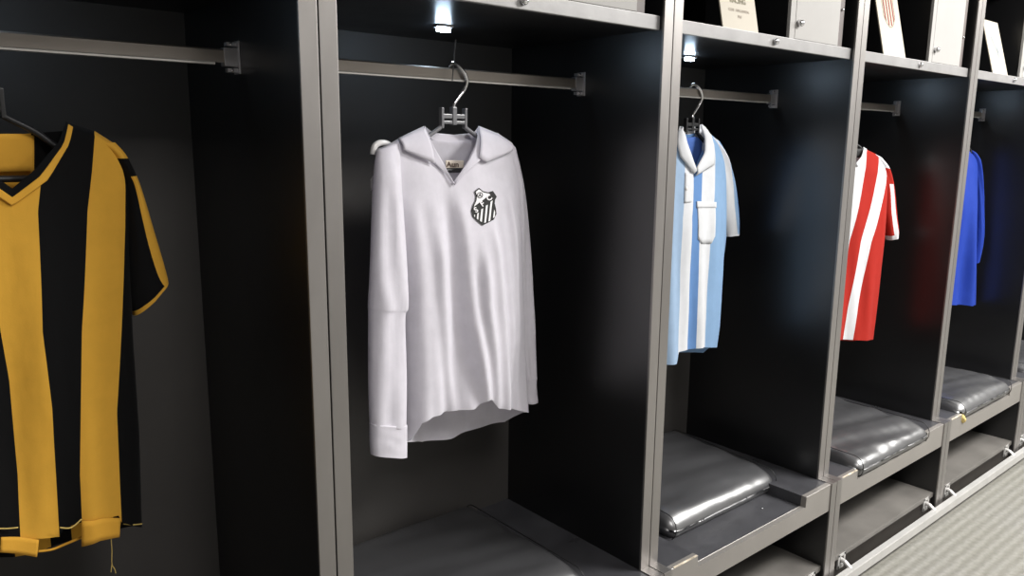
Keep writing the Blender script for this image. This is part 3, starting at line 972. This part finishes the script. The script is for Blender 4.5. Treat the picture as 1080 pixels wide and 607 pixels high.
# ---------- red and white striped shirt
RED = (.40, .020, .012)
M_RW = cloth('red_white_stripes', [WH, RED, WH, RED, WH, RED])
M_RD = cloth('red_knit', [RED])
sh = Shirt(3.15, .264, -.35, 'red and white striped short-sleeved football shirt')
sh.d0, sh.d1, sh.amp, sh.seed = .022, .050, .009, 6.4
sh.setup([[(858, 175), (850, 254), (846, 358)],
          [(880, 165), (866, 254), (858, 358)],
          [(898, 160), (880, 254), (870, 358)],
          [(914, 160), (896, 254), (886, 340), (884, 358)],
          [(927, 166), (908, 254), (895, 320), (889, 358)],
          [(936, 178), (919, 254), (905, 320), (899, 358)],
          [(937, 180), (932, 254), (926, 310), (920, 358)]],
         [(858, 178), (880, 160), (893, 153), (911, 156), (925, 163), (937, 180)],
         [(858, 178), (880, 160), (893, 153), (896, 165), (903, 172), (909, 165), (911, 156), (925, 163), (937, 180)],
         [(858, 178), (880, 160), (893, 153), (902, 158), (911, 156), (925, 163), (937, 180)],
         [(846, 356), (880, 358), (900, 358), (920, 357)],
         [(846, 358), (880, 359), (900, 359), (920, 357)])
sh.body(M_RW, per=12, rows=60)
M_SRW = cloth('red_white_sleeve', [(RED, 0.), (WH, .35), (RED, .72)], [(-.1, .13, WH), (.80, 1.1, WH), (.62, .80, RED)])
sh.sleeve([((921, 162), (930, 167), .010, -.004), ((927, 176), (937, 178), .020, -.01), ((930, 196), (940, 196), .026, -.012), ((930, 222), (944, 228), .026, -.012), ((934, 244), (945.5, 243), .025, -.012), ((937, 253), (945.5, 249), .024, -.012)], M_SRW, seed=2.5)
sh.sleeve([((876, 164), (862, 172), .012, -.004), ((864, 200), (850, 205), .024, -.008), ((860, 250), (842, 250), .024, -.008)], M_SRW, seed=4.5)
sh.patch([(899, 155), (905, 157), (910, 156)], [(899, 162), (905, 167), (909, 163)], 0, 0, INKB, 'inner_label', d=.004, surf=False, thick=.001, nb=3, na=6)
sh.patch([(911, 155), (909, 165), (903, 172)], [(914, 157), (912, 168), (904, 176)], .002, .004, M_WH, 'neck_trim', d=.03)
hanger(3.163, .259, -.35, 'dark hanger behind the post, carrying the red and white striped shirt', 'clip', arm=.105, drop=.06, zblock=1.555)

# ---------- blue long-sleeved shirt
BLU = (.018, .052, .36)
M_BL = cloth('royal_blue_knit', [BLU], rough=.6)
sh = Shirt(4.20, .264, -.35, 'plain royal blue long-sleeved football shirt')
sh.d0, sh.d1, sh.amp, sh.seed = .024, .055, .024, 9.2
sh.setup([[(985, 168), (978, 240), (968, 322)], [(1031.5, 166), (1030, 200), (1029, 260), (1027.5, 322)]],
         [(985, 170), (998, 160), (1008, 156), (1020, 157), (1031.5, 168)],
         [(985, 170), (998, 160), (1008, 156), (1014, 170), (1020, 157), (1031.5, 168)],
         [(985, 170), (998, 160), (1008, 156), (1014, 158), (1020, 157), (1031.5, 168)],
         [(968, 321), (1000, 321), (1027.5, 320)], [(968, 322), (1000, 322), (1027.5, 320)])
sh.body(M_BL, per=60, rows=60)
sh.sleeve([((1023, 158), (1030, 163), .012, -.004), ((1027, 172), (1033, 172), .022, -.01), ((1029, 200), (1034, 200), .026, -.014), ((1029, 235), (1035, 235), .028, -.012), ((1028, 260), (1034, 258), .026, -.008), ((1026, 277), (1030, 276), .022, -.004)], M_BL, seed=1.5, fold=.006)
sh.sleeve([((994, 162), (986, 170), .012, -.004), ((984, 200), (974, 205), .026, -.008), ((976, 290), (966, 290), .026, -.008)], M_BL, seed=7.5)
hanger(4.215, .258, -.35, 'dark hanger behind the far post, carrying the plain blue shirt', 'clip', arm=.105, drop=.06, zblock=1.55)

# ------------------------------------------------------------------ club cards on the upper shelf
def card(x, w, h, lean, label, art, y=.018):
    t = empty('club_card', (x, y, ZT), 0, label, 'card', 'cream club cards on the upper shelf')
    t.rotation_euler = (-lean, 0, 0)
    link_mesh('card_board', B((-w / 2, w / 2, 0, .004, 0, h), bev=.0008), CARDM, t)
    def shape(polys, material, name, off=-.0006):
        bm = bmesh.new()
        for p in polys:
            if isinstance(p, tuple) and p[0] == 'mesh':
                vs = [bm.verts.new((a, off, b)) for a, b in p[1]]
                for f in p[2]: bm.faces.new([vs[k] for k in f])
            else:
                bm.faces.new([bm.verts.new((a, off, b)) for a, b in p])
        return link_mesh(name, bm, material, t)
    art(shape, w, h)
    return t

def shield_stripes(w0, z0, z1, n, fill=.5):
    out = []
    for i in range(n):
        c = -w0 / 2 + (i + .5) * w0 / n
        hw_ = w0 / n * fill / 2
        def zb(x): return z0 + (abs(x) / (w0 / 2)) ** 2 * (z1 - z0) * .35
        out.append([(c - hw_, zb(c - hw_)), (c + hw_, zb(c + hw_)), (c + hw_, z1), (c - hw_, z1)])
    return out

def outline(w0, z0, z1, t=.003, n=24):
    pts = []
    for i in range(n + 1):
        x = -w0 / 2 + w0 * i / n
        pts.append((x, z0 + (abs(x) / (w0 / 2)) ** 2 * (z1 - z0) * .35))
    a = pts + [(w0 / 2, z1), (-w0 / 2, z1)]
    cx, cz = 0, (z0 + z1) / 2
    b = [(x * (1 - 2 * t / w0), cz + (z - cz) * (1 - 2 * t / (z1 - z0))) for x, z in a]
    m = len(a)
    return ('mesh', a + b, [(i, (i + 1) % m, m + (i + 1) % m, m + i) for i in range(m)])

def words_geo(s, size, z, wide=1.):
    vs, fs = text_geo(s)
    return ('mesh', [(x * size * wide, y * size + z) for x, y in vs], fs)

def art_blue(shape, w, h):
    shape([outline(.078, .105, .205)], BLUEI, 'card_crest')
    shape(shield_stripes(.074, .110, .203, 4, .42), BLUEI, 'crest_stripes', -.0008)
    shape([words_geo('RACING', .019, .075)], CARDI, 'card_title')
    shape([words_geo('CLUB  AVELLANEDA', .0095, .050, 1.05), words_geo('1967', .0095, .034)], CARDF, 'card_caption')
def art_red(shape, w, h):
    shape([outline(.082, .095, .200, .0025)], CARDI, 'card_crest')
    shape(shield_stripes(.078, .100, .198, 4, .40), REDI, 'crest_stripes', -.0008)
def art_grey(shape, w, h):
    shape([[(-.035, .150), (-.012, .158), (-.005, .115)], [(-.008, .112), (.010, .120), (.022, .085)], [(.012, .112), (.030, .118), (.028, .062), (.010, .082)]], GREYI, 'card_crest')

card(2.098, .158, .225, .22, 'cream card with blue striped shield on the shelf above the polo shirt', art_blue)
card(2.972, .158, .225, .24, 'cream card with dark red striped shield on the shelf above the red shirt', art_red)
card(3.915, .162, .222, .28, 'small cream card with faint grey crest on the shelf above the blue shirt', art_grey)

# worn yellow corner of the far cushion is a patch of exposed foam
# ------------------------------------------------------------------ lights
def area(name, loc, rot, sx, sy, power, col=(1, 1, 1)):
    l = bpy.data.lights.new(name, 'AREA'); l.shape = 'RECTANGLE'; l.size = sx; l.size_y = sy; l.energy = power; l.color = col
    o = bpy.data.objects.new(name, l); COL.objects.link(o); o.location = loc; o.rotation_euler = rot
    return o
area('ceiling_panel_lamp', (.9, -2.0, 2.9), (0, 0, 0), .6, 1.2, 34, (1, .97, .95))
area('ceiling_panel_lamp', (3.6, -1.7, 2.9), (0, 0, 0), 1.4, .6, 150, (1, .985, .96))
area('ceiling_panel_lamp', (6.0, -1.8, 2.9), (0, 0, 0), 3.0, 1.8, 140, (1, .985, .96))

w = bpy.data.worlds.new('World'); scene.world = w; w.use_nodes = True
w.node_tree.nodes['Background'].inputs['Color'].default_value = (.5, .5, .52, 1)
w.node_tree.nodes['Background'].inputs['Strength'].default_value = .1

# ------------------------------------------------------------------ camera
cd = bpy.data.cameras.new('camera')
cd.sensor_fit = 'HORIZONTAL'; cd.sensor_width = 36; cd.lens = 36 * F_PX / 1080
cd.clip_start = .02
co_ = bpy.data.objects.new('camera', cd); COL.objects.link(co_)
R = Matrix(((RT[0], UP[0], -FW[0]), (RT[1], UP[1], -FW[1]), (RT[2], UP[2], -FW[2])))
co_.matrix_world = Matrix.Translation(CAM) @ R.to_4x4()
scene.camera = co_
scene.view_settings.view_transform = 'Standard'
scene.view_settings.look = 'None'
scene.view_settings.exposure = 0.5
